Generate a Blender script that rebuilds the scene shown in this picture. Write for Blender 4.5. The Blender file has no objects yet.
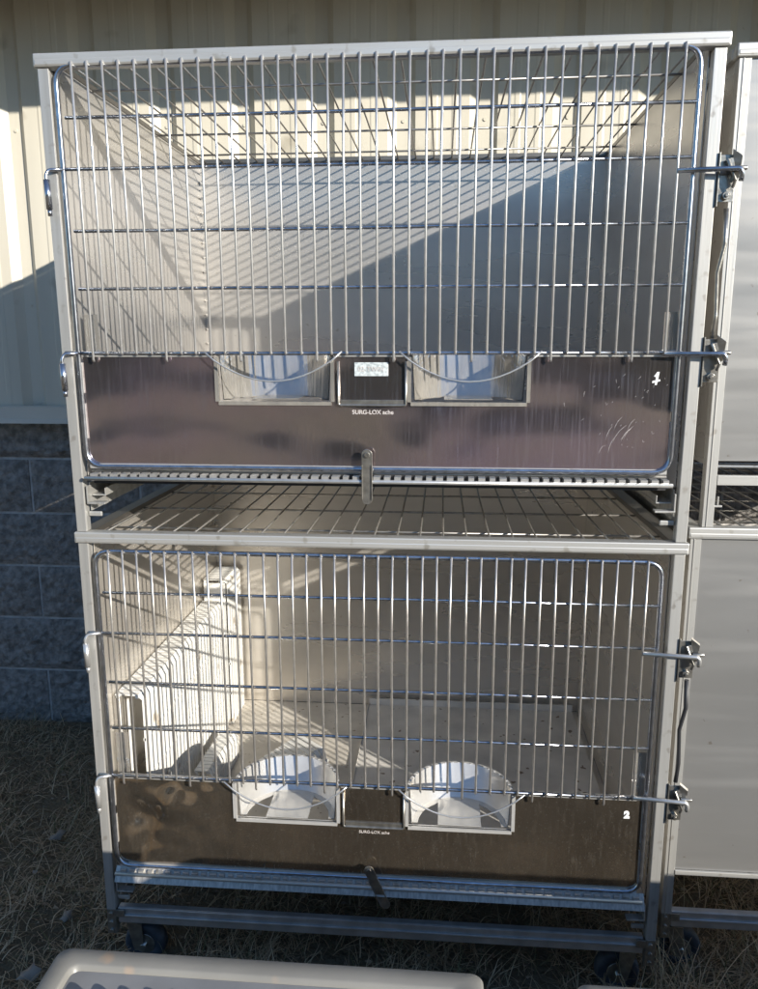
import bpy, math, random
from mathutils import Vector, noise
random.seed(7)
C = bpy.context.scene.collection
SC = bpy.context.scene
R = math.radians

# ------------------------------------------------------------------ camera
CAMP = (0.7437, -1.4818, 1.1634); PITCH, YAW, ROLL = -0.1923, 0.0808, -0.0014
cd = bpy.data.cameras.new("camera"); cam = bpy.data.objects.new("camera", cd); C.objects.link(cam)
cd.sensor_fit = 'HORIZONTAL'; cd.sensor_width = 36.0; cd.lens = 36.0 * 767.8 / 758.0
cd.clip_start = 0.02; cd.clip_end = 500
from mathutils import Matrix
fw = Vector((-math.sin(YAW) * math.cos(PITCH), math.cos(YAW) * math.cos(PITCH), math.sin(PITCH)))
rt = fw.cross(Vector((0, 0, 1))).normalized(); up = rt.cross(fw)
r2 = rt * math.cos(ROLL) + up * math.sin(ROLL); u2 = up * math.cos(ROLL) - rt * math.sin(ROLL)
cam.matrix_world = Matrix(((r2.x, u2.x, -fw.x, CAMP[0]), (r2.y, u2.y, -fw.y, CAMP[1]), (r2.z, u2.z, -fw.z, CAMP[2]), (0, 0, 0, 1)))
SC.camera = cam

# ------------------------------------------------------------------ light
SUN_TO = Vector((1.0, -0.87, 0.44)).normalized()
w = bpy.data.worlds.new("World"); SC.world = w; w.use_nodes = True
nt = w.node_tree; nt.nodes.clear()
sky = nt.nodes.new('ShaderNodeTexSky'); sky.sky_type = 'NISHITA'; sky.sun_disc = False
sky.air_density = 1.2; sky.dust_density = 0.2; sky.ozone_density = 5.5
sky.sun_elevation = math.asin(SUN_TO.z); sky.sun_rotation = math.atan2(SUN_TO.x, SUN_TO.y)
bg = nt.nodes.new('ShaderNodeBackground'); bg.inputs[1].default_value = 0.115
wo = nt.nodes.new('ShaderNodeOutputWorld')
nt.links.new(sky.outputs[0], bg.inputs[0]); nt.links.new(bg.outputs[0], wo.inputs[0])
sd = bpy.data.lights.new("sun", 'SUN'); so = bpy.data.objects.new("sun", sd); C.objects.link(so)
sd.energy = 4.4; sd.angle = R(0.53); sd.color = (1.0, 0.94, 0.84)
so.rotation_euler = SUN_TO.to_track_quat('Z', 'Y').to_euler(); so.location = (3, -3, 3)
SC.view_settings.view_transform = 'Standard'; SC.view_settings.look = 'None'
SC.view_settings.gamma = 1; SC.view_settings.use_curve_mapping = False
SC.view_settings.exposure = 0.80

# ------------------------------------------------------------------ materials
def mat(name, col, rough=0.5, metal=0.0, var=0.0, vscale=(6, 6, 6), bump=0.0, bscale=(30, 30, 30), bdist=0.01,
        col2=None, vdetail=4, vlo=0.35, vhi=0.65, rvar=0.0, dirt=None, dscale=60, dlo=0.6, dhi=0.7, bdetail=3, spec=0.5, aniso=0.0, streak=None, sscale=(120, 120, 5), samt=.5):
    m = bpy.data.materials.new(name); m.use_nodes = True
    t = m.node_tree; N = t.nodes; L = t.links; b = N['Principled BSDF']
    b.inputs['Roughness'].default_value = rough; b.inputs['Metallic'].default_value = metal
    b.inputs['Specular IOR Level'].default_value = spec
    if aniso: b.inputs['Anisotropic'].default_value = aniso
    co = N.new('ShaderNodeTexCoord')
    def ns(scale, detail):
        mp = N.new('ShaderNodeMapping'); mp.inputs['Scale'].default_value = scale
        n = N.new('ShaderNodeTexNoise'); n.inputs['Scale'].default_value = 1; n.inputs['Detail'].default_value = detail
        L.new(co.outputs['Object'], mp.inputs[0]); L.new(mp.outputs[0], n.inputs[0]); return n
    base = None
    c1 = (*col, 1)
    if col2 is None and var: col2 = tuple(c * (1 - var) for c in col)
    if col2 is not None:
        n = ns(vscale, vdetail); rp = N.new('ShaderNodeMapRange'); rp.inputs[1].default_value = vlo; rp.inputs[2].default_value = vhi
        mx = N.new('ShaderNodeMix'); mx.data_type = 'RGBA'; mx.inputs[6].default_value = c1; mx.inputs[7].default_value = (*col2, 1)
        L.new(n.outputs[0], rp.inputs[0]); L.new(rp.outputs[0], mx.inputs[0]); base = mx.outputs[2]
        if rvar:
            rr = N.new('ShaderNodeMapRange'); rr.inputs[1].default_value = .3; rr.inputs[2].default_value = .7
            rr.inputs[3].default_value = max(.02, rough - rvar); rr.inputs[4].default_value = rough + rvar
            L.new(n.outputs[0], rr.inputs[0]); L.new(rr.outputs[0], b.inputs['Roughness'])
    if dirt is not None:
        n = ns((dscale,) * 3, 2); rp = N.new('ShaderNodeMapRange'); rp.inputs[1].default_value = dlo; rp.inputs[2].default_value = dhi
        mx = N.new('ShaderNodeMix'); mx.data_type = 'RGBA'; mx.inputs[7].default_value = (*dirt, 1)
        L.new(n.outputs[0], rp.inputs[0]); L.new(rp.outputs[0], mx.inputs[0])
        if base is not None: L.new(base, mx.inputs[6])
        else: mx.inputs[6].default_value = c1
        base = mx.outputs[2]
    if streak is not None:
        n = ns(sscale, 5); rp = N.new('ShaderNodeMapRange'); rp.inputs[1].default_value = .48; rp.inputs[2].default_value = .78; rp.inputs[4].default_value = samt
        mx = N.new('ShaderNodeMix'); mx.data_type = 'RGBA'; mx.inputs[7].default_value = (*streak, 1)
        L.new(n.outputs[0], rp.inputs[0]); L.new(rp.outputs[0], mx.inputs[0])
        if base is not None: L.new(base, mx.inputs[6])
        else: mx.inputs[6].default_value = c1
        base = mx.outputs[2]
        ra = N.new('ShaderNodeMath'); ra.operation = 'MULTIPLY_ADD'; ra.inputs[1].default_value = .5; ra.use_clamp = True
        L.new(rp.outputs[0], ra.inputs[0])
        if b.inputs['Roughness'].is_linked: L.new(b.inputs['Roughness'].links[0].from_socket, ra.inputs[2])
        else: ra.inputs[2].default_value = rough
        L.new(ra.outputs[0], b.inputs['Roughness'])
    if base is not None: L.new(base, b.inputs['Base Color'])
    else: b.inputs['Base Color'].default_value = c1
    if bump:
        n = ns(bscale, bdetail); bp = N.new('ShaderNodeBump'); bp.inputs['Strength'].default_value = bump; bp.inputs['Distance'].default_value = bdist
        L.new(n.outputs[0], bp.inputs['Height']); L.new(bp.outputs[0], b.inputs['Normal'])
    return m

M = {}
M['frame'] = mat('brushed_frame', (.54, .53, .50), .42, .55, .28, (50, 50, 3), .15, (220, 220, 12), .001, rvar=.1, dirt=(.34, .32, .29), dscale=45, dlo=.62, dhi=.72)
M['rail'] = mat('brushed_rail', (.56, .55, .52), .42, .55, .25, (3, 50, 50), .15, (12, 220, 220), .001, rvar=.1, dirt=(.36, .34, .3), dscale=45, dlo=.62, dhi=.72)
M['sheet'] = mat('stainless_sheet', (.60, .575, .54), .3, .68, .12, (2, 2, 9), .25, (2.2, 2.2, 3.0), .012, rvar=.07, bdetail=1, dirt=(.40, .37, .32), dscale=55, dlo=.68, dhi=.78)
M['sheetlow'] = mat('warm_stainless_sheet', (.74, .69, .62), .3, .72, .12, (2, 2, 9), .3, (2.2, 2.2, 3.0), .012, rvar=.07, bdetail=1, dirt=(.58, .50, .42), dscale=55, dlo=.7, dhi=.8)
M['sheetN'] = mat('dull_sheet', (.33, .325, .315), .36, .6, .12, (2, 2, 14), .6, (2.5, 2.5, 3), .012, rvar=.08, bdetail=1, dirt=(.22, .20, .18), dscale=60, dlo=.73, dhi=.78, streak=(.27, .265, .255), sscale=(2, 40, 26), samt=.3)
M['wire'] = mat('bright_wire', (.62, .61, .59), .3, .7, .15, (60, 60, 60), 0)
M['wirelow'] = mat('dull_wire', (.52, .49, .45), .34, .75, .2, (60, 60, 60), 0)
M['bar'] = mat('blue_steel_bar', (.66, .65, .64), .33, .75, .25, (20, 20, 20), .1, (30, 30, 30), .002)
M['lip'] = mat('scuffed_lip', (.52, .49, .45), .45, .5, .4, (160, 6, 60), .2, (200, 30, 30), .001)
M['wired'] = mat('plated_wire', (.50, .52, .57), .22, .95, .3, (60, 60, 60), 0)
M['wiretop'] = mat('grid_wire', (.42, .40, .37), .36, .8, .25, (80, 80, 80), 0)
M['panel'] = mat('door_panel_steel', (.60, .535, .495), .13, .96, .22, (2.2, 3, 3.5), .8, (2.6, 2.6, 3.4), .03, rvar=.09, bdetail=2, col2=(.56, .45, .54), streak=(.68, .63, .60), sscale=(260, 260, 9), samt=.22, dirt=(.62, .58, .54), dscale=180, dlo=.66, dhi=.76)  # violet second colour: heat tint plus a reflection tint put into the base
M['panel2'] = mat('dusty_door_panel_steel', (.50, .415, .325), .14, .94, .30, (6, 6, 5), .9, (2.6, 2.6, 3.2), .03, rvar=.1, bdetail=1, streak=(.62, .56, .47), sscale=(140, 140, 30), samt=.3, dirt=(.70, .65, .56), dscale=260, dlo=.62, dhi=.72)
M['mirror'] = mat('polished_steel', (.84, .80, .73), .12, .8, .1, (30, 30, 30), .9, (30, 30, 3), .005)
M['bowl'] = mat('smooth_polished_steel', (.84, .82, .78), .26, .62, .08, (30, 30, 30))
M['cast'] = mat('hardware_steel', (.42, .40, .36), .32, .85, .35, (60, 60, 60), .3, (90, 90, 90), .002)
M['pan'] = mat('floor_pan', (.72, .67, .59), .5, .12, .3, (7, 7, 7), .2, (60, 60, 60), .002, dirt=(.34, .27, .20), dscale=48, dlo=.66, dhi=.70)
M['mat'] = mat('grey_mat', (.74, .71, .66), .7, .1, .22, (9, 9, 9), .2, (90, 90, 90), .001, dirt=(.22, .17, .13), dscale=34, dlo=.68, dhi=.71)
M['plastic'] = mat('white_plastic', (.80, .79, .75), .45, 0, .12, (10, 10, 10), .1, (60, 60, 60), .002, dirt=(.42, .36, .28), dscale=22, dlo=.64, dhi=.76)
M['tray'] = mat('beige_plastic', (.215, .205, .18), .4, 0, .15, (8, 8, 8), .15, (40, 40, 40), .002, dirt=(.34, .24, .16), dscale=14, dlo=.66, dhi=.74)
M['trayin'] = mat('grey_plastic', (.26, .26, .26), .35, .2, .2, (12, 12, 12), .2, (40, 40, 40), .002)
M['siding'] = mat('cream_siding', (.60, .56, .465), .38, 0, .07, (14, 14, 1.5), .05, (80, 80, 8), .001, dirt=(.40, .36, .28), dscale=9, dlo=.66, dhi=.8)
M['flash'] = mat('cream_trim', (.62, .58, .50), .35, 0, .06, (4, 14, 14))
M['soffit'] = mat('soffit_metal', (.36, .33, .27), .5, 0, .1, (8, 8, 8))
M['block'] = mat('split_block', (.30, .28, .26), .95, 0, bump=.9, bscale=(70, 70, 70), bdist=.012, col2=(.14, .13, .12), vscale=(38, 38, 38), bdetail=6, dirt=(.28, .26, .24), dscale=130, dlo=.64, dhi=.74)
M['mortar'] = mat('mortar', (.50, .48, .46), .95, 0, .3, (40, 40, 40), .7, (120, 120, 120), .004)
M['soil'] = mat('soil', (.22, .165, .10), 1.0, 0, col2=(.09, .07, .04), vscale=(.9, .9, .9), bump=1, bscale=(45, 45, 45), bdist=.03, bdetail=6)
M['rubber'] = mat('blue_grey_rubber', (.055, .065, .08), .6, 0, .4, (40, 40, 40), .3, (90, 90, 90), .002)
M['white'] = mat('white_marker', (.85, .85, .83), .6, 0, .15, (90, 90, 90))
M['label'] = mat('worn_label', (.56, .60, .60), .5, 0, col2=(.34, .38, .39), vscale=(120, 120, 160), vlo=.45, vhi=.6)
M['stamp'] = mat('stamped_ink', (.62, .57, .54), .6, 0, .4, (300, 300, 300))
M['flange'] = mat('shaded_flange_steel', (.22, .205, .185), .4, .8, .2, (30, 4, 30))  # the shade under the top rails is put into this darker steel
M['dark'] = mat('black_rubber_slot_shade', (.025, .025, .027), .5, 0)  # also serves as the shade put behind the grate slots
M['leaf'] = mat('dead_leaf', (.20, .12, .07), .8, 0, .4, (30, 30, 30), .4, (50, 50, 50), .004)
M['leafgrey'] = mat('grey_leaf', (.28, .235, .19), .8, 0, .3, (30, 30, 30), .4, (50, 50, 50), .004)
M['woods'] = mat('added_woods_brown', (.12, .09, .065), 1, 0, .5, (2, 2, 2))
def grass_mat(name, cols):
    m = bpy.data.materials.new(name); m.use_nodes = True; t = m.node_tree; b = t.nodes['Principled BSDF']
    b.inputs['Roughness'].default_value = .75
    g = t.nodes.new('ShaderNodeNewGeometry'); r = t.nodes.new('ShaderNodeValToRGB')
    el = r.color_ramp.elements; el[0].color = (*cols[0], 1); el[1].color = (*cols[-1], 1)
    for i, c in enumerate(cols[1:-1]): e = el.new((i + 1) / (len(cols) - 1)); e.color = (*c, 1)
    t.links.new(g.outputs['Random Per Island'], r.inputs[0]); t.links.new(r.outputs[0], b.inputs['Base Color'])
    return m
M['straw'] = grass_mat('dry_grass', [(.25, .165, .09), (.36, .25, .145), (.50, .36, .22), (.10, .11, .04), (.62, .47, .30), (.27, .18, .10)])

M['litter'] = grass_mat('leaf_crumbs', [(.16, .09, .05), (.26, .17, .10), (.10, .07, .045), (.34, .26, .17), (.22, .19, .16)])

# ------------------------------------------------------------------ mesh helpers
class MB:
    def __init__(s): s.v = []; s.f = []; s.sm = []
    def box(s, x0, x1, y0, y1, z0, z1):
        n = len(s.v)
        s.v += [(x, y, z) for z in (z0, z1) for y in (y0, y1) for x in (x0, x1)]
        for q in ((0, 2, 3, 1), (4, 5, 7, 6), (0, 1, 5, 4), (1, 3, 7, 5), (3, 2, 6, 7), (2, 0, 4, 6)):
            s.f.append([n + i for i in q]); s.sm.append(False)
        return s
    def quadbox(s, p, d):     # prism: polygon p (3D pts) extruded by vector d
        n = len(s.v); k = len(p); d = Vector(d)
        s.v += [tuple(q) for q in p] + [tuple(Vector(q) + d) for q in p]
        s.f.append([n + i for i in range(k)][::-1]); s.f.append([n + k + i for i in range(k)]); s.sm += [False] * 2
        for i in range(k):
            j = (i + 1) % k; s.f.append([n + i, n + j, n + k + j, n + k + i]); s.sm.append(False)
        return s
    def tube(s, pts, r, seg=8, closed=False, cap=True):
        P = [Vector(p) for p in pts]; n0 = len(s.v); k = len(P)
        if not hasattr(r, '__len__'): r = [r] * k
        prev = None; 
        for i, p in enumerate(P):
            if closed: t = (P[(i + 1) % k] - P[i - 1]).normalized()
            else: t = (P[min(i + 1, k - 1)] - P[max(i - 1, 0)]).normalized()
            if prev is None:
                a = Vector((0, 0, 1)) if abs(t.z) < .9 else Vector((1, 0, 0)); u = t.cross(a).normalized()
            else:
                u = (prev - t * prev.dot(t)).normalized()
            prev = u; v = t.cross(u)
            for j in range(seg):
                an = 2 * math.pi * j / seg; s.v.append(tuple(p + (u * math.cos(an) + v * math.sin(an)) * r[i]))
        rings = k if closed else k - 1
        for i in range(rings):
            a = n0 + i * seg; b = n0 + ((i + 1) % k) * seg
            for j in range(seg):
                j2 = (j + 1) % seg; s.f.append([a + j, a + j2, b + j2, b + j]); s.sm.append(True)
        if cap and not closed:
            s.f.append([n0 + j for j in range(seg)][::-1]); s.f.append([n0 + (k - 1) * seg + j for j in range(seg)]); s.sm += [False] * 2
        return s
    def cyl(s, c, ax, r, h, seg=16):
        c = Vector(c); ax = Vector(ax).normalized(); return s.tube([c - ax * h / 2, c + ax * h / 2], r, seg)
    def lathe(s, c, ax, prof, seg=32, closedprof=True):
        ax = Vector(ax).normalized(); c = Vector(c); a = Vector((0, 0, 1)) if abs(ax.z) < .9 else Vector((1, 0, 0))
        u = ax.cross(a).normalized(); v = ax.cross(u); n0 = len(s.v); k = len(prof)
        for j in range(seg):
            an = 2 * math.pi * j / seg; d = u * math.cos(an) + v * math.sin(an)
            for (r, h) in prof: s.v.append(tuple(c + d * r + ax * h))
        for j in range(seg):
            a0 = n0 + j * k; b0 = n0 + ((j + 1) % seg) * k
            for i in range(k if closedprof else k - 1):
                i2 = (i + 1) % k; s.f.append([a0 + i, a0 + i2, b0 + i2, b0 + i]); s.sm.append(True)
        return s
    def build(s, name, m, parent=None, bevel=0, loc=None):
        me = bpy.data.meshes.new(name); me.from_pydata(s.v, [], s.f); me.update()
        me.polygons.foreach_set('use_smooth', s.sm); me.materials.append(m)
        o = bpy.data.objects.new(name, me); C.objects.link(o)
        if parent is not None: o.parent = parent
        if loc: o.location = loc
        if bevel:
            b = o.modifiers.new('bevel', 'BEVEL'); b.width = bevel; b.segments = 2; b.limit_method = 'ANGLE'
            b.harden_normals = False
        return o
def tag(o, label=None, cat=None, group=None, kind=None):
    if label: o['label'] = label
    if cat: o['category'] = cat
    if group: o['group'] = group
    if kind: o['kind'] = kind
    return o
def empty(name, loc, rot=(0, 0, 0)):
    o = bpy.data.objects.new(name, None); C.objects.link(o); o.location = loc; o.rotation_euler = rot; o.empty_display_size = .1; return o
def fillet(pts, r, n=5, closed=False):
    P = [Vector(p) for p in pts]; out = []; k = len(P)
    for i, p in enumerate(P):
        if not closed and i in (0, k - 1): out.append(p); continue
        a = (P[i - 1] - p); b = (P[(i + 1) % k] - p); rr = min(r, a.length * .45, b.length * .45)
        a = p + a.normalized() * rr; b = p + b.normalized() * rr
        for j in range(n + 1):
            t = j / n; out.append(a * (1 - t) ** 2 + p * 2 * t * (1 - t) + b * t * t)
    return out
def text(body, size, m, parent, loc, name, bold=0.0, rotz=0, roty=0, ext=.0004):
    cu = bpy.data.curves.new(name, 'FONT'); cu.body = body; cu.size = size; cu.extrude = ext; cu.offset = bold
    cu.align_x = 'CENTER'; cu.align_y = 'CENTER'
    t = bpy.data.objects.new(name + '_tmp', cu); C.objects.link(t)
    dg = bpy.context.evaluated_depsgraph_get(); me = bpy.data.meshes.new_from_object(t.evaluated_get(dg))
    C.objects.unlink(t); bpy.data.objects.remove(t)
    me.materials.clear(); me.materials.append(m); me.name = name
    o = bpy.data.objects.new(name, me); C.objects.link(o); o.parent = parent
    o.location = loc; o.rotation_euler = (R(90), roty, 0); return o

# ------------------------------------------------------------------ ground
GZ = -0.262
def gh(x, y):
    d = max(0, abs(y - .3) - 8) 
    return GZ + .018 * noise.noise(Vector((x * 1.7, y * 1.7, 3))) + .008 * noise.noise(Vector((x * 7, y * 7, 1))) 
g = MB()
def axis(lo, hi, step, far):
    a = []; x = lo
    while x <= hi + 1e-6: a.append(x); x += step
    e = step; v = hi
    while v < far: e *= 1.5; v += e; a.append(v)
    e = step; v = lo
    while v > -far: e *= 1.5; v -= e; a.insert(0, v)
    return a
xs = axis(-1.6, 2.2, .04, 220); ys = axis(-1.4, 1.2, .04, 220)
for y in ys:
    for x in xs: g.v.append((x, y, gh(x, y)))
nx = len(xs)
for j in range(len(ys) - 1):
    for i in range(nx - 1): g.f.append([j * nx + i, j * nx + i + 1, (j + 1) * nx + i + 1, (j + 1) * nx + i]); g.sm.append(True)
tag(g.build('ground', M['soil']), 'dark bare soil under the dry grass', 'ground', kind='structure')

# dry grass, nobody could count it
def blade(mb, x, y, ln, lean, az, wd, curl, z0=None):
    z = (gh(x, y) if z0 is None else z0) - .004; p = Vector((x, y, z)); d = az; el = lean; seg = 4; n = len(mb.v)
    for i in range(seg + 1):
        wv = wd * (1 - .75 * i / seg); s = Vector((-math.sin(d), math.cos(d), 0)) * wv
        up_ = Vector((0, 0, wv * .6))
        mb.v += [tuple(p - s), tuple(p + s + up_)]
        dv = Vector((math.cos(d) * math.cos(el), math.sin(d) * math.cos(el), math.sin(el)))
        p = p + dv * (ln / seg); el -= curl * .5; d += curl * random.uniform(-.6, .9)
        if p.z < z + .004: p.z = z + .004 + random.random() * .006; el = abs(el) * .3
    for i in range(seg): a = n + 2 * i; mb.f.append([a, a + 1, a + 3, a + 2]); mb.sm.append(False)
gr = MB()
def clump(x, y): return noise.noise(Vector((x * 5, y * 5, 9)))
cnt = 0
while cnt < 34000:
    x = random.uniform(-1.15, 1.75); y = random.uniform(-.75, 1.13)
    c = clump(x, y)
    if random.random() > .62 + c: continue
    cnt += 1
    blade(gr, x, y, random.uniform(.03, .085) * (1 + .7 * max(0, c)), random.uniform(.1, 1.15), random.uniform(0, 6.28), random.uniform(.0008, .0017), random.uniform(.1, .8))
for cx, cy, n, hh in ((1.28, .03, 70, .20), (1.33, -.02, 60, .14), (1.22, .0, 40, .10), (1.42, .12, 50, .12), (.35, .03, 70, .09), (.62, .0, 80, .08), (.85, .05, 60, .10), (.2, .05, 60, .08), (1.0, .25, 60, .11), (1.40, .3, 40, .2), (.55, .3, 80, .1)):
    for i in range(n):
        blade(gr, cx + random.gauss(0, .06), cy + random.gauss(0, .04), random.uniform(.5, 1.1) * hh, random.uniform(.7, 1.5), random.uniform(0, 6.28), random.uniform(.0009, .0016), random.uniform(.15, .5))
tag(gr.build('dry_grass', M['straw']), 'tangled dry straw coloured grass under and around the cages', 'grass', kind='stuff')

# small crumbs of leaf and bark, nobody could count them
lt = MB()
for i in range(2600):
    x = random.uniform(-1.15, 1.75); y = random.uniform(-.75, 1.13); z = gh(x, y) + random.uniform(.002, .022); s_ = random.uniform(.003, .011); a = random.uniform(0, 6.28)
    n0 = len(lt.v); k = random.choice((3, 4, 5))
    for j in range(k): an = a + 6.283 * j / k; q = s_ * random.uniform(.5, 1.2); lt.v.append((x + q * math.cos(an), y + .6 * q * math.sin(an), z + random.uniform(-.4, .4) * s_))
    lt.f.append(list(range(n0, n0 + k))); lt.sm.append(False)
tag(lt.build('leaf_litter', M['litter']), 'crumbled brown leaf litter scattered through the dry grass', 'litter', kind='stuff')
def leaf(x, y, s, m, label, az):
    b = MB(); n = 10; pts = []
    for i in range(n):
        a = 6.283 * i / n; r = s * (1 + .35 * math.cos(5 * a) * .6) * random.uniform(.8, 1.1)
        pts.append(Vector((r * math.cos(a), .7 * r * math.sin(a), .3 * s * math.sin(a * 2 + az))))
    b.v = [(0, 0, .12 * s)] + [tuple(p) for p in pts] + [(0, 0, .12 * s - .0012)] + [tuple(p - Vector((0, 0, .0012))) for p in pts]
    for i in range(n):
        j = (i + 1) % n
        b.f += [[0, 1 + i, 1 + j], [n + 1, n + 2 + j, n + 2 + i], [1 + i, n + 2 + i, n + 2 + j, 1 + j]]; b.sm += [True, True, False]
    o = b.build('fallen_leaf', m); o.location = (x, y, gh(x, y) + .03); o.rotation_euler = (R(18), R(-14), az)
    return tag(o, label, 'leaf', 'fallen leaves in the grass')
leaf(-.36, .45, .024, M['leafgrey'], 'large pale grey leaf lying highest in the left grass towards the wall', .4)
leaf(-.05, .22, .015, M['leafgrey'], 'small pale leaf in the grass nearest the left post of the cage', 2.1)
leaf(-.17, .13, .018, M['leafgrey'], 'light grey leaf halfway down the grass at the left', 1.2)
leaf(-.17, -.05, .028, M['leafgrey'], 'broad flat grey leaf low in the grass above the front crate', .2)
leaf(.72, -.03, .024, M['leaf'], 'curled brown leaf in front of the lower dolly bar, left of the tuft', 1.0)
leaf(.86, -.03, .026, M['leaf'], 'upright brown leaf in front of the lower dolly bar near the gap between the crates', 2.6)

# ------------------------------------------------------------------ building
WY = 1.15; P = 0.2565
bld = empty('metal_building', (0, WY, GZ)); tag(bld, 'cream ribbed metal building on a dark split block base behind the cages', 'building')
inv = -Vector((0, WY, GZ))
def wp(x, y, z): return (x, y - WY, z - GZ)
X0, X1 = -4.0, 5.0
sd_ = MB()
def prof_pts():
    out = []; k = -16
    while True:
        r = -.372 + P * k    # dark step foot
        if r > X1: break
        if r > X0:
            # going right: proud, slope back, low, step out
            for dx, dy in ((-.092, 0), (-.064, .020), (-.024, .020), (-.004, 0), (.045, 0), (.050, -.0016), (.062, -.0016), (.067, 0), (.108, 0), (.113, -.0016), (.125, -.0016), (.130, 0)):
                out.append((r + dx, WY - .035 + dy))
        k += 1
    return out
pp = prof_pts(); pp = [(X0 - .3, WY - .035)] + pp + [(X1 + .3, WY - .035)]
n = len(pp); T = 3.6; B0 = .905
for (x, y) in pp: sd_.v += [wp(x, y, B0), wp(x, y, T)]
for i in range(n - 1): a = 2 * i; sd_.f.append([a, a + 2, a + 3, a + 1]); sd_.sm.append(False)
k = -12
while -.372 + P * k < X1:
    r = -.372 + P * k
    for z in (.965, 1.30, 1.86, 2.10): sd_.cyl(wp(r - .042, WY - .012, z), (0, 1, 0), .006, .012, 8)
    k += 1
sd_.build('metal_siding', M['siding'], bld)
fl = MB(); fl.quadbox([wp(X0, WY - .04, .957), wp(X0, WY - .062, .953), wp(X0, WY - .062, .912), wp(X0, WY - .082, .898), wp(X0, WY - .04, .898)], (X1 - X0, 0, 0))
fl.build('base_trim', M['flash'], bld)
# block wall: rough faced blocks standing proud of the mortar
bk = MB(); mo = MB(); mo.box(X0, X1, .014, .2, 0, 1.146); mo.build('mortar', M['mortar'], bld)
rows = [.898, .762, .560, .360, .156, -.052, -.275]
for ri in range(len(rows) - 1):
    z1, z0 = rows[ri] - .005, rows[ri + 1] + .005
    off = 0 if ri % 2 else .2
    x = -.335 + off - 4 * .407
    while x < 2.4:
        x0, x1 = x + .005, x + .402; nn, mm = 20, 10; base = len(bk.v)
        for j in range(mm + 1):
            for i in range(nn + 1):
                u, v = i / nn, j / mm; X = x0 + (x1 - x0) * u; Z = z0 + (z1 - z0) * v
                e = min(1, min(u, 1 - u) * 12, min(v, 1 - v) * 6)
                y = .010 - e * (.010 + .012 * (noise.noise(Vector((X * 16, Z * 16, 5))) + .6 * noise.noise(Vector((X * 45, Z * 45, 2)))))
                bk.v.append((X, y, Z - GZ))
        for j in range(mm):
            for i in range(nn): a = base + j * (nn + 1) + i; bk.f.append([a, a + 1, a + nn + 2, a + nn + 1]); bk.sm.append(False)
        c = [base, base + nn, base + (mm + 1) * (nn + 1) - 1, base + mm * (nn + 1)]; m0 = len(bk.v)
        for q in c: bk.v.append((bk.v[q][0], .03, bk.v[q][2]))
        for i in range(4): bk.f.append([c[i], m0 + i, m0 + (i + 1) % 4, c[(i + 1) % 4]]); bk.sm.append(False)
        x += .407
bk.build('block_base', M['block'], bld)
ev = MB(); ev.quadbox([wp(X0, WY - .8, 2.312), wp(X0, WY - .8, 2.46), wp(X0, WY - .78, 2.48), wp(X0, WY + .5, 2.75), wp(X0, WY + .5, 2.73), wp(X0, WY - .04, 2.30), wp(X0, WY - .04, 2.262)], (X1 - X0, 0, 0))
ev.build('eave', M['soffit'], bld)

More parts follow.
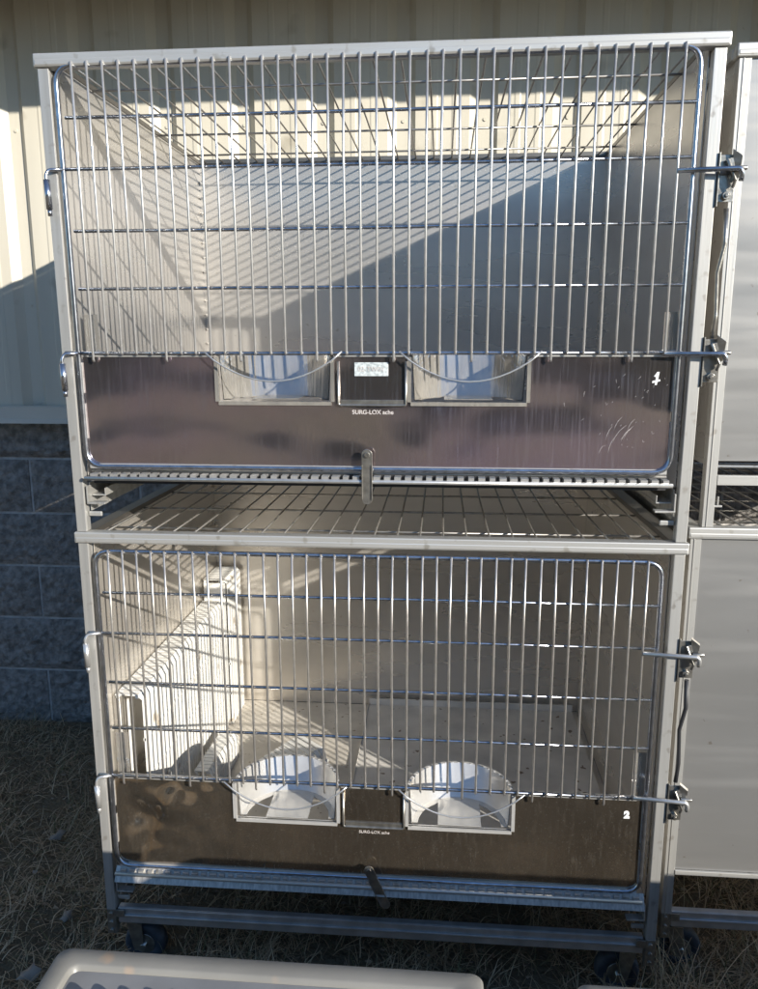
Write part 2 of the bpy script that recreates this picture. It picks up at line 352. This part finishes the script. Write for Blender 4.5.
# ------------------------------------------------------------------ cages
W, D, H = 1.22, .90, .896
def door_parts(cage, dz, pm, number, tab_rot):
    yf = 0.0
    top, bot = .864 + dz, .132 + dz * .4
    xl, xr = .034, 1.178
    d = MB(); d.tube(fillet([(xl, yf, bot), (xl, yf, top), (xr, yf, top), (xr, yf, bot)], .034, 6, True), .0050, 10, closed=True)
    door = d.build('door', M['wired'], cage)
    v = MB(); hz = [z + dz for z in (.775, .686, .576, .470)] + [.354 + dz * .6]
    for i in range(38):
        x = .0665 + i * (1.1495 - .0665) / 37 + random.uniform(-.0012, .0012); bend = random.uniform(-.0015, .0015)
        zb = hz[-1] - (.003 if i % 5 else .016)
        v.tube([(x, yf - .0070, top + .004), (x + bend, yf - .0082, (top + zb) / 2 + .1), (x, yf - .0078, zb + .004), (x, yf - .0055, zb)], .0024, 8)
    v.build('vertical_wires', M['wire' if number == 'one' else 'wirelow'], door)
    h = MB()
    for j, z in enumerate(hz):
        xa = -.001 if j in (1, 4) else xl + .002
        pts = [(xa + .010, yf - .0012, z), (.4, yf - .0005, z + random.uniform(-.0012, .0012)), (.8, yf - .0005, z + random.uniform(-.0012, .0012)), (xr, yf - .0012, z)]
        h.tube(pts, .0032 if j < 4 else .0038, 8)
    h.build('cross_wires', M['wired'], door)
    for z in (hz[1], hz[4]):
        q = MB(); q.tube(fillet([(.036, yf - .002, z), (.010, yf - .010, z - .002), (.006, yf - .014, z - .012), (.007, yf - .014, z - .030)], .008, 4), .0034, 8)
        q.tube([(.007, -.014, z - .020), (.008, -.014, z - .072)], .0060, 12); q.cyl((.008, -.014, z - .078), (0, 0, 1), .0042, .012, 10)
        q.build('hinge', M['wired' if number == 'one' else 'wire'], door)
    # front panel, with two openings
    pt, pb = .346 + dz * .6, .138 + dz * .4
    y0, y1 = .003, .0055
    ops = [(.311, .531), (.686, .904)]; oz = .262 + dz * .5
    m = MB(); m.box(ops[0][0], 1.172, y0, y1, pb, oz)
    NX, NZ = 44, 32; n0 = len(m.v)
    for side in (0, 1):
        for jz in range(NZ + 1):
            for ix in range(NX + 1):
                X = .040 + (ops[0][0] - .040) * ix / NX; Z = pb + (pt - pb) * jz / NZ; dd = 0
                if number == 'two':
                    fade = min(1, ix / 5, (NX - ix) / 8, jz / 6, (NZ - jz) / 4)
                    dd = fade * 2.8 * (.006 * math.exp(-((X - .085) / .035) ** 2 - ((Z - .255) / .045) ** 2) - .004 * math.exp(-((X - .15) / .05) ** 2 - ((Z - .285) / .035) ** 2)
                                 + .003 * math.exp(-((X - .11 - .3 * (Z - .21)) / .018) ** 2) + .0015 * noise.noise(Vector((X * 22, Z * 22, 4))))
                m.v.append((X, (y0 if side == 0 else y1) + dd, Z))
    q_ = (NX + 1) * (NZ + 1)
    for jz in range(NZ):
        for ix in range(NX):
            a_ = n0 + jz * (NX + 1) + ix; m.f.append([a_, a_ + 1, a_ + NX + 2, a_ + NX + 1]); m.sm.append(True)
            a_ += q_; m.f.append([a_ + NX + 1, a_ + NX + 2, a_ + 1, a_]); m.sm.append(True)
    for a, b in ((ops[0][1], ops[1][0]), (ops[1][1], 1.172)): m.box(a, b, y0, y1, oz, pt)
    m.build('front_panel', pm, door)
    r = MB(); r.box(.040, 1.172, -.002, .008, pb - .010, pb - .0005)
    for a, b in ((.05, ops[0][0] - .01), (ops[0][1] + .01, ops[1][0] - .01), (ops[1][1] + .01, 1.16)): r.box(a, b, .0, .010, pt + .0005, pt + .008)
    r.box(.0385, .0398, -.001, .006, pb + .05, pb + .12); r.box(.0385, .0398, -.001, .006, pb + .14, pb + .20)
    r.box(1.1722, 1.1742, -.001, .008, pb + .01, pb + .09); r.box(1.1722, 1.1742, -.001, .008, pb + .11, pt)
    r.build('panel_edge', M['rail'], door, .0008)
    for (a, b) in ops:
        f = MB(); w_ = .007
        f.box(a - .001, b + .001, -.001, .009, oz - w_, oz); f.box(a - w_, a, -.001, .009, oz, pt); f.box(b, b + w_, -.001, .009, oz, pt)
        c = (a + b) / 2; rad = (b - a) / 2 - .002; zt = pt + .003
        n0 = len(f.v); K = 48
        # half round band behind the opening, with a flat bottom flange and centre strap
        for i in range(K + 1):
            an = math.pi * i / K; ca, sa = math.cos(an), math.sin(an)
            for (rr, z) in ((rad + .006, zt + .001), (rad, zt), (rad - .005, oz + .004), (rad - .018, oz + .004), (rad - .018, oz + .0025), (rad - .0035, oz + .0025), (rad + .0015, zt - .0015), (rad + .006, zt - .001)):
                f.v.append((c + rr * ca, .010 + rr * sa, z))
        for i in range(K):
            for j in range(8):
                j2 = (j + 1) % 8; A = n0 + i * 8; Bq = A + 8; f.f.append([A + j, A + j2, Bq + j2, Bq + j]); f.sm.append(j in (1, 5))
        f.box(c - .046, c + .046, .004, rad - .012, oz + .0045, oz + .006)
        for i in range(1, 24):
            an = math.pi * i / 24; f.box(c + (rad + .003) * math.cos(an) - .003, c + (rad + .003) * math.cos(an) + .003, .008 + (rad + .003) * math.sin(an), .013 + (rad + .003) * math.sin(an), zt - .003, zt + .0010)
        f.build('bowl_holder', M['mirror' if number == 'one' else 'bowl'], door)
        q = MB(); pts = []
        za = hz[4] + .003
        for i in range(15):
            t = i / 14; x = (a - .022) + (b - a + .046) * t
            pts.append((x, -.012 - .006 * math.sin(math.pi * t), za - .056 * math.sin(math.pi * t) ** .8))
        q.tube(pts, .0017, 6); q.build('bail_wire', M['wire'], door)
    # card frame
    cf = MB(); a, b, z0, z1 = .546, .676, oz - .006, pt - .008
    cf.tube(fillet([(a, -.001, z1), (a, -.001, z0), (b, -.001, z0), (b, -.001, z1)], .004, 3), .0024, 8)
    cf.box(a + .004, b - .004, -.0005, .0028, z0 + .002, z0 + .010)
    cf.build('card_frame', M['cast'], door)
    if number == 'one':
        lb = MB(); lb.box(.577, .642, .0012, .0028, pt - .036, pt - .010); lb.build('worn_label', M['label'], door, .0006)
        text('02-TW01', .013, M['stamp'], door, (.609, .0008, pt - .023), 'label_text')
        text('SURG-LOX ache', .0115, M['stamp'], door, (.612, .0025, oz - .020), 'stamped_text', .0002)
        nm = MB(); X, Z = 1.142, pt - .040
        nm.quadbox([(X - .003, .0029, Z - .014), (X + .0015, .0029, Z - .014), (X + .006, .0029, Z + .016), (X, .0029, Z + .016)], (0, -.0006, 0))
        nm.quadbox([(X - .006, .0029, Z + .006), (X - .003, .0029, Z + .004), (X + .003, .0029, Z + .013), (X + .001, .0029, Z + .016)], (0, -.0008, 0))
        nm.quadbox([(X - .009, .0029, Z - .010), (X - .009, .0029, Z - .005), (X + .008, .0029, Z - .001), (X + .009, .0029, Z - .005)], (0, -.0004, 0))
        nm.v = [(X + (a - X) * .8, b, Z + (c_ - Z) * .8) for a, b, c_ in nm.v]
        nm.build('marker_number', M['white'], door)
        sc = MB()
        for i in range(9):
            x = 1.075 + random.uniform(-.035, .03); z = pb + random.uniform(.025, .075); l = random.uniform(.012, .034); s_ = random.uniform(.5, 1.3)
            sc.tube([(x, .0029, z), (x + l * .12 * s_, .0029, z + .35 * l), (x + l * .35 * s_, .0029, z + .7 * l), (x + l * .7 * s_, .0029, z + l)], [.0001, .00035, .0003, .0001], 4)
        for i in range(40):
            x = random.gauss(1.10, .05); z = pb + random.uniform(.04, .18); l = random.uniform(.002, .008); a_ = random.uniform(.5, 2)
            sc.tube([(x, .0028, z), (x + l * math.cos(a_), .0028, z + l * math.sin(a_))], .00022, 4)
        tag(sc.build('scratches', M['stamp'], door), kind='stuff')
    else:
        text('2', .021, M['white'], door, (1.142, .0025, pt - .034), 'marker_number', .0016)
        text('SURG-LOX ache', .0095, M['stamp'], door, (.612, .0028, oz - .020), 'stamped_text')
    # latch rods
    for k_, z in enumerate((.672 + dz * .2, .357 + dz * .2)):
        q = MB(); zz = z
        q.tube(fillet([(1.149 - .0, -.010, zz + (.0 if k_ else .0)), (1.252, -.020, zz), (1.256, -.020, zz - .008), (1.256, -.016, zz - .02)], .006, 3), .0045, 8)
        q.build('latch_rod', M['wired' if number == 'one' else 'wire'], door)
    # turn tab
    t = MB(); n0 = len(t.v); pts = []
    L_, hw = .088, .0105
    for i in range(9): an = math.pi * i / 8; pts.append((hw * math.cos(an), hw * math.sin(an)))
    for i in range(9): an = math.pi + math.pi * i / 8; pts.append((hw * math.cos(an), -L_ + hw * math.sin(an)))
    t.quadbox([(x, 0, z) for x, z in pts], (0, -.003, 0)); t.cyl((0, -.004, 0), (0, 1, 0), .0055, .005, 12)
    t.box(-.0105, -.0085, -.006, -.003, -L_, -.02); t.box(.0085, .0105, -.006, -.003, -L_, -.02)
    o = t.build('turn_tab', M['cast'], door, .0005); o.location = (.602, -.014, .162 + dz * .5); o.rotation_euler = (0, tab_rot, 0)
    return door

def make_cage(name, loc, rotx, dz, pm, number, tab_rot, labels):
    c = empty(name, loc, (rotx, 0, 0)); tag(c, labels, 'cage', 'stacked steel animal cages')
    s = .021
    for (x, y) in ((0, 0), (W - s, 0), (0, D - s), (W - s, D - s)):
        p = MB()
        # L-section angle posts
        fx0, fx1 = (0, s)
        if y == 0: p.box(x, x + s, 0, .003, -.0, H - .024); p.box(x if x == 0 else x + s - .003, x + .003 if x == 0 else x + s, .0032, s, 0, H - .024)
        else: p.box(x, x + s, D - .003, D, 0, H - .024); p.box(x if x == 0 else x + s - .003, x + .003 if x == 0 else x + s, D - s, D - .0032, 0, H - .024)
        if y == 0: p.box(x + .0035 if x == 0 else x, x + s if x == 0 else x + s - .0035, .0033, s, 0, H - .026)
        p.build('post', M['frame'], c, .0012)
    e = .005
    for (x0, x1, y0, y1) in ((-e, W + e, -e, .022), (-e, W + e, D - .022, D + e)):
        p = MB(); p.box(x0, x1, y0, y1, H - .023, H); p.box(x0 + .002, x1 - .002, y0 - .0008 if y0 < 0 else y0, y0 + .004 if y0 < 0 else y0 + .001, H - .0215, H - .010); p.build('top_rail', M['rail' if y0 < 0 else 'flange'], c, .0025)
    for x0 in (-e, W + e - .030):
        p = MB(); p.box(x0, x0 + .030, .0225, D - .0225, H - .012, H - .001); xo = x0 if x0 < 0 else x0 + .027
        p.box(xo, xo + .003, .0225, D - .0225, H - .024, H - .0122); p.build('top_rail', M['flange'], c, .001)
    # sheets
    for x0 in (.0225, W - .0245):
        p = MB(); p.box(x0, x0 + .002, .0215, D - .026, .105, H - .013); p.build('side_panel', M['sheet' if number == 'one' else 'sheetlow'], c)
    p = MB(); p.box(.0246, W - .0247, D - .026, D - .0235, .105, H - .024); 
    for i in range(16): p.cyl((.029, D - .030, .2 + i * .042), (1, -1, 0), .0025, .004, 8)
    p.build('back_panel', M['sheet' if number == 'one' else 'sheetlow'], c)
    # floor
    p = MB(); p.box(.0247, W - .0247, .03, D - .0265, .100, .1035); p.build('floor_pan', M['pan'], c)
    # front grate beam with slots
    p = MB(); p.tube([(.032, -.012, .114), (1.182, -.012, .114)], .0042, 8); p.tube([(.034, .02, .1245), (1.178, .02, .1245)], .003, 8)
    for i in range(56):
        x = .05 + i * 1.12 / 55; w_ = random.uniform(.005, .0075); p.box(x - w_, x + w_, -.0115, .018, .1165, .1235)
    p.build('floor_grate', M['wire' if number == 'one' else 'rail'], c)
    p = MB(); p.box(.040, 1.176, .010, .012, .100, .125); p.build('slot_shade_strip', M['dark'], c)  # black strip added behind the grate so its slots read as shade
    if number == 'two':
        p = MB(); p.quadbox([(.032, .004, .124), (.032, -.016, .098), (.032, -.019, .098), (.032, -.001, .127)], (1.155, 0, 0)); p.build('front_lip', M['lip'], c)
    # tray runners and brackets
    for sx in (1, -1):
        p = MB(); x = .024 if sx > 0 else W - .024
        def bb(a, b, *r): p.box(*(sorted((x + sx * a, x + sx * b))), *r)
        bb(0, .002, .02, D - .03, .040, .0995); bb(.002, .034, .02, D - .03, .072, .0745); bb(.032, .034, .02, D - .03, .0745, .088)
        bb(.002, .040, .0, .018, .058, .062); bb(.002, .005, .0, .018, .062, .095)
        p.build('tray_runner', M['frame'], c, .0006)
        q = MB(); q.box(*sorted((x - sx * .002, x + sx * .026)), .012, .018, .030, .040); q.build('stop_tab', M['frame'], c, .002)
        q = MB(); q.box(*sorted((x + sx * .012, x + sx * .040)), .030, .032, .15, .435); q.build('corner_plate', M['mirror'], c)
    # wire top
    p = MB()
    cross = (.175, .539, .762) if number == 'one' else (.10, .30, .50, .70)
    for i in range(23 if number == 'one' else 25):
        nn = 22 if number == 'one' else 24
        x = .045 + i * (W - .09) / nn; p.tube([(x, .018, H - .0075), (x + random.uniform(-.002, .002), D * .5, H - .0085), (x, D - .012, H - .0075)], .0022, 6)
    for y in cross: p.tube([(.020, y, H - .0135), (W - .02, y, H - .0135)], .0026, 6)
    p.tube([(.03, .024, H - .006), (W - .03, .024, H - .006)], .003, 6)
    p.build('wire_top', M['wiretop'], c)
    # catches on the outside of the right post
    for z in (.672 + dz * .2, .357 + dz * .2):
        q = MB(); x = W + .0006
        q.box(x, x + .0025, -.004, .022, z - .060, z + .030); q.box(x + .003, x + .030, -.001, .0015, z - .052, z + .026)
        q.quadbox([(x + .020, -.010, z + .034), (x + .036, -.014, z + .022), (x + .034, -.010, z - .012), (x + .024, -.006, z - .020), (x + .022, -.006, z + .01)], (.003, .010, 0))
        q.cyl((x + .016, -.004, z - .042), (0, 1, 0), .007, .008, 14); q.cyl((x + .016, -.005, z - .042), (0, 1, 0), .0035, .012, 6)
        q.cyl((x + .02, -.004, z + .012), (0, 1, 0), .008, .010, 14); q.cyl((x + .034, -.012, z + .002), (1, 0, 0), .004, .022, 10)
        q.tube([(x + .012, -.008, z + .018), (x + .026, -.016, z - .018), (x + .024, -.010, z - .03)], .003, 6)
        q.build('latch_catch', M['cast'], c, .0006)
    q = MB(); zt, zb = .672 - .07, .357 + .03
    q.tube([(W + .022, .004, zt + .01), (W + .024, .002, zt - .05), (W + .016, .006, zt - .10), (W + .020, .006, zb + .04), (W + .016, .004, zb)], [.005, .0045, .004, .004, .0045], 8)
    q.build('latch_link', M['dark'] if number == 'two' else M['cast'], c)
    door_parts(c, dz, pm, number, tab_rot)
    return c
ZU = .787
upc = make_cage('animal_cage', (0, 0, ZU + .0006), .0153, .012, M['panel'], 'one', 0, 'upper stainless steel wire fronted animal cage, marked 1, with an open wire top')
loc_ = make_cage('animal_cage', (0, 0, ZU - H), 0, -.008, M['panel2'], 'two', -R(24), 'lower steel wire fronted animal cage, marked 2, holding white slatted panels')

# rolling base under the lower cage
def dolly(loc, label, width=W):
    d = empty('caster_dolly', loc); tag(d, label, 'dolly', 'rolling bases under the cages')
    for y in (.004, D - .03):
        p = MB(); p.box(.024, width - .024, y, y + .003, -.038, 0); p.box(.024, width - .024, y + .0032, y + .018, -.003, 0); p.box(.024, width - .024, y - .004, y - .0003, -.020, -.015); p.build('crossbar', M['bar'], d, .0015)
    for x in (.004, width - .007):
        p = MB(); p.box(x, x + .003, .02, D - .02, -.04, -.012); p.build('side_bar', M['cast'], d)
    for x in (0, width - .021):
        for y in (0, D - .021):
            p = MB(); p.box(x, x + .021, y - .001, y + .018, -.064, -.0005); p.cyl((x + .010, y - .002, -.012), (0, 1, 0), .005, .006, 10); p.cyl((x + .010, y - .002, -.055), (0, 1, 0), .005, .006, 10)
            p.cyl((x + .010, y - .002, -.034), (0, 1, 0), .005, .006, 10)
            p.box(x - .02 if x > 0 else x + .021, x if x > 0 else x + .041, y - .0015, y + .003, -.02, -.002)
            p.build('corner_leg', M['cast'], d, .001)
    for x in (.045, width - .045):
        for y in (.060, D - .06):
            f = MB(); f.cyl((x, y, -.060), (0, 0, 1), .022, .012, 20)
            sx = 1 if x > .5 else -1
            for k in (-1, 1): f.quadbox([(x - .018, y + k * .022, -.066), (x + .018, y + k * .022, -.066), (x - sx * .01 + .010, y + k * .022, -.138), (x - sx * .01 - .012, y + k * .022, -.138)], (0, .003 * k, 0))
            cs = f.build('caster', M['cast'], d)
            t = MB(); t.lathe((x - sx * .018, y, -.128), (0, 1, 0), [(.024, -.014), (.043, -.016), (.048, -.011), (.050, 0), (.048, .011), (.043, .016), (.024, .014)], 36); t.build('tyre', M['rubber'], cs)
            t = MB(); t.cyl((x - sx * .018, y, -.128), (0, 1, 0), .025, .030, 24); t.cyl((x - sx * .018, y, -.128), (0, 1, 0), .007, .054, 12); t.build('hub', M['cast'], cs)
    return d
dolly((0, 0, ZU - H + .014), 'low steel rolling base with casters under the lower marked 2 cage')
dolly((1.253, .08, -.090), 'steel rolling base bar under the solid panelled cage at the right edge')

# neighbour cages seen from their solid side
def neighbour(loc, label, lower):
    c = empty('animal_cage', loc); tag(c, label, 'cage', 'solid backed cages at the right edge')
    s = .022
    for (x, y) in ((0, 0), (W - s, 0), (0, D - s), (W - s, D - s)):
        p = MB(); p.box(x, x + s, y, y + s, 0, H - .024); 
        if y == 0 and x == 0: p.box(x + .007, x + .009, y - .0015, y - .0002, 0, H - .024)
        p.build('post', M['frame'], c, .0015)
    for y0, y1 in ((-.005, .022), (D - .022, D + .005)):
        p = MB(); p.box(-.006, W + .006, y0, y1, H - .0235, H); p.box(-.004, W + .004, y0 - .0008, y0 + .004, H - .021, H - .011); p.build('top_rail', M['rail'], c, .0025)
    for x0 in (-.006, W - .024):
        p = MB(); p.box(x0, x0 + .030, .0225, D - .0225, H - .020, H - .001); p.build('top_rail', M['frame'], c, .001)
    for x0 in (.003, W - .005):
        p = MB(); p.box(x0, x0 + .002, s + .0005, D - s - .001, .125, H - .021); p.build('side_panel', M['sheet'], c)
    p = MB()
    p.box(s + .0005, W - s, .004, .006, .135 if not lower else .115, H - .024)
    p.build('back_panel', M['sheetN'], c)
    if not lower:
        p = MB(); p.tube([(s, .003, .124), (W - s, .003, .124)], .003, 8); p.box(s + .001, W - s, .0, .012, .086, .106); p.build('floor_rim', M['rail'], c, .001)
        p = MB(); p.box(s, s + .016, .004, .012, .040, .044); p.box(s + .006, s + .009, .004, .010, .044, .062); p.build('stop_tab', M['frame'], c, .001)
    else:
        p = MB(); p.box(s, W - s, -.002, .004, .104, .1145); p.build('floor_rim', M['rail'], c, .001)
    p = MB()
    for i in range(28): x = .03 + i * (W - .06) / 27; p.tube([(x, .018, H - .006), (x, D - .012, H - .006)], .0022, 6)
    for i in range(7): p.tube([(.02, .1 + i * .115, H - .0105), (W - .02, .1 + i * .115, H - .0105)], .0022, 6)
    p.build('wire_top', M['wiretop'], c)
    return c
neighbour((1.273, .08, .8006), 'upper solid backed steel cage cut off by the right edge, above the wire gap', False)
neighbour((1.253, .08, .80 - H), 'lower solid backed steel cage cut off by the right edge, below the wire gap', True)

# ------------------------------------------------------------------ white slatted racks inside the lower cage
def slat_rack(name, loc, rot, wx, ly, hz_, label, rowstep=.098, cap=False):
    """folded slatted plastic panel: a slatted top of width wx and a slatted side of height hz_, length ly along y"""
    p = MB(); pitch = .0165; n = int(ly / pitch); t = .003
    for i in range(n):
        y = i * pitch; b = .0132
        p.box(wx - t, wx, y, y + b, 0, hz_ - .012)              # vertical slat
        p.quadbox([(wx - t, y, hz_ - .012), (wx, y, hz_ - .012), (wx - .012, y, hz_), (wx - .012 - t, y, hz_ - t)], (0, b, 0))
        p.box(0, wx - .012 - t + .0005, y, y + b, hz_ - t, hz_)
    k = 0; z = 0.0
    while z < hz_ - .03:
        p.box(wx - t - .0022, wx + .0012, 0, ly - .006, z, z + .007); z += rowstep
    for x in (.002, wx - .018): p.box(x, x + .006, 0, ly - .006, hz_ - t - .006, hz_ - t - .0003)
    p.box(.002, wx - t - .009, ly - .012, ly - .008, 0, hz_ - .018)
    if cap: p.box(.0025, wx - t - .004, -.004, -.0005, 0, hz_ - .010)
    for x in (.004, .024): p.box(x, x + .004, .004, .008, 0, hz_ - .012)
    o = p.build(name, M['plastic']); o.location = loc; o.rotation_euler = rot
    return tag(o, label, 'slatted panel', 'white slatted plastic panels in the lower cage')
FZ = ZU - H + .1045
slat_rack('slatted_panel', (.028, .060, FZ), (0, 0, 0), .064, .645, .405, 'long white slatted plastic panel standing along the left wall inside the lower cage')
slat_rack('slatted_panel', (.030, .707, FZ), (0, 0, 0), .075, .15, .47, 'short taller white slatted panel in the back left corner of the lower cage', cap=True)
slat_rack('slatted_panel', (.112, .31, FZ), (0, 0, R(-3)), .05, .22, .075, 'low white slatted piece on the floor in front of the long slatted panel', .04)
# low slatted piece lying behind the left bowl holder
o = slat_rack('slatted_panel', (.24, .40, FZ), (R(9), 0, R(-42)), .11, .19, .045, 'small white slatted piece lying on the floor behind the left bowl opening', .04)
p = MB(); p.box(0, .655, 0, .83, 0, .010); p.box(0, .655, .832, .838, 0, .03); p.box(-.003, -.0005, .0, .83, 0, .013)
o = p.build('floor_mat', M['mat'], None, .001); o.location = (.522, .02, FZ); tag(o, 'grey speckled floor mat lying in the right part of the lower cage', 'mat')

# ------------------------------------------------------------------ crates in the foreground
def rrect(x0, x1, y0, y1, r, z, n=6):
    out = []
    for cx, cy, a0 in ((x1 - r, y1 - r, 0), (x0 + r, y1 - r, 90), (x0 + r, y0 + r, 180), (x1 - r, y0 + r, 270)):
        for i in range(n + 1): a = R(a0 + 90 * i / n); out.append((cx + r * math.cos(a), cy + r * math.sin(a), z))
    return out
def crate(x0, x1, y0, y1, zt, label):
    c = empty('plastic_crate', (x0, y0, GZ)); tag(c, label, 'crate', 'low beige crates in the foreground')
    X, Y, Z = x1 - x0, y1 - y0, zt - GZ
    loops = [rrect(.02, X - .02, .02, Y - .02, .03, 0), rrect(.012, X - .012, .012, Y - .012, .03, Z - .03), rrect(0, X, 0, Y, .016, Z - .028), rrect(0, X, 0, Y, .016, Z - .003), rrect(.003, X - .003, .003, Y - .003, .014, Z),
             rrect(.026, X - .026, .026, Y - .026, .014, Z), rrect(.0285, X - .0285, .0285, Y - .0285, .013, Z - .002), rrect(.031, X - .031, .031, Y - .031, .012, Z - .008)]
    b = MB(); k = len(loops[0])
    for l in loops: b.v += l
    for a in range(len(loops) - 1):
        for i in range(k): j = (i + 1) % k; b.f.append([a * k + i, a * k + j, (a + 1) * k + j, (a + 1) * k + i]); b.sm.append(True)
    b.f.append(list(range(k))[::-1]); b.sm.append(False)
    b.build('body', M['tray'], c)
    q = MB(); lp = rrect(.0312, X - .0312, .0312, Y - .0312, .012, Z - .008); q.quadbox(lp, (0, 0, -.003)); q.build('inner_panel', M['trayin'], c)
    w_ = MB(); n = int((X - .12) / .0335)
    for i in range(n + 1):
        x = .065 + i * .0335; w_.tube(fillet([(x, Y - .068, Z - .007), (x + .004, Y - .076, Z + .004), (x, .06, Z + .004)], .008, 4), .0032, 8)
    w_.tube([(.050, Y - .080, Z - .0025), (X - .050, Y - .080, Z - .0025)], .003, 8)
    for yy in (.12, .24, .36): w_.tube([(.055, Y - yy, Z - .0025), (X - .055, Y - yy, Z - .0025)], .003, 8)
    w_.build('wire_grid', M['wired'], c)
crate(.238, .808, -1.15, -.610, .36, 'beige rounded crate with a wire grid top along the bottom left edge')
crate(.925, 2.95, -1.15, -.616, .36, 'beige crate whose corner shows at the bottom right edge')  # unseen right length stretched to keep the ground there in shade

# unseen woods added behind the viewer, for steel reflections and to block low sky
wd = MB(); x = -45
while x < 60:
    h_ = random.uniform(4.5, 7.5); w__ = random.uniform(1.0, 2.2); y = -26 + random.uniform(-1.5, 1.5) - .35 * max(0, x - 8)
    wd.lathe((x, y, GZ), (0, 0, 1), [(.01, 0), (w__ * .9, .3), (w__, h_ * .4), (w__ * .7, h_ * .8), (.02, h_)], 9, False); x += .9
tag(wd.build('unseen_woods', M['woods']), 'added unseen backdrop of brown bare woods far behind the photographer', 'woods', kind='stuff')
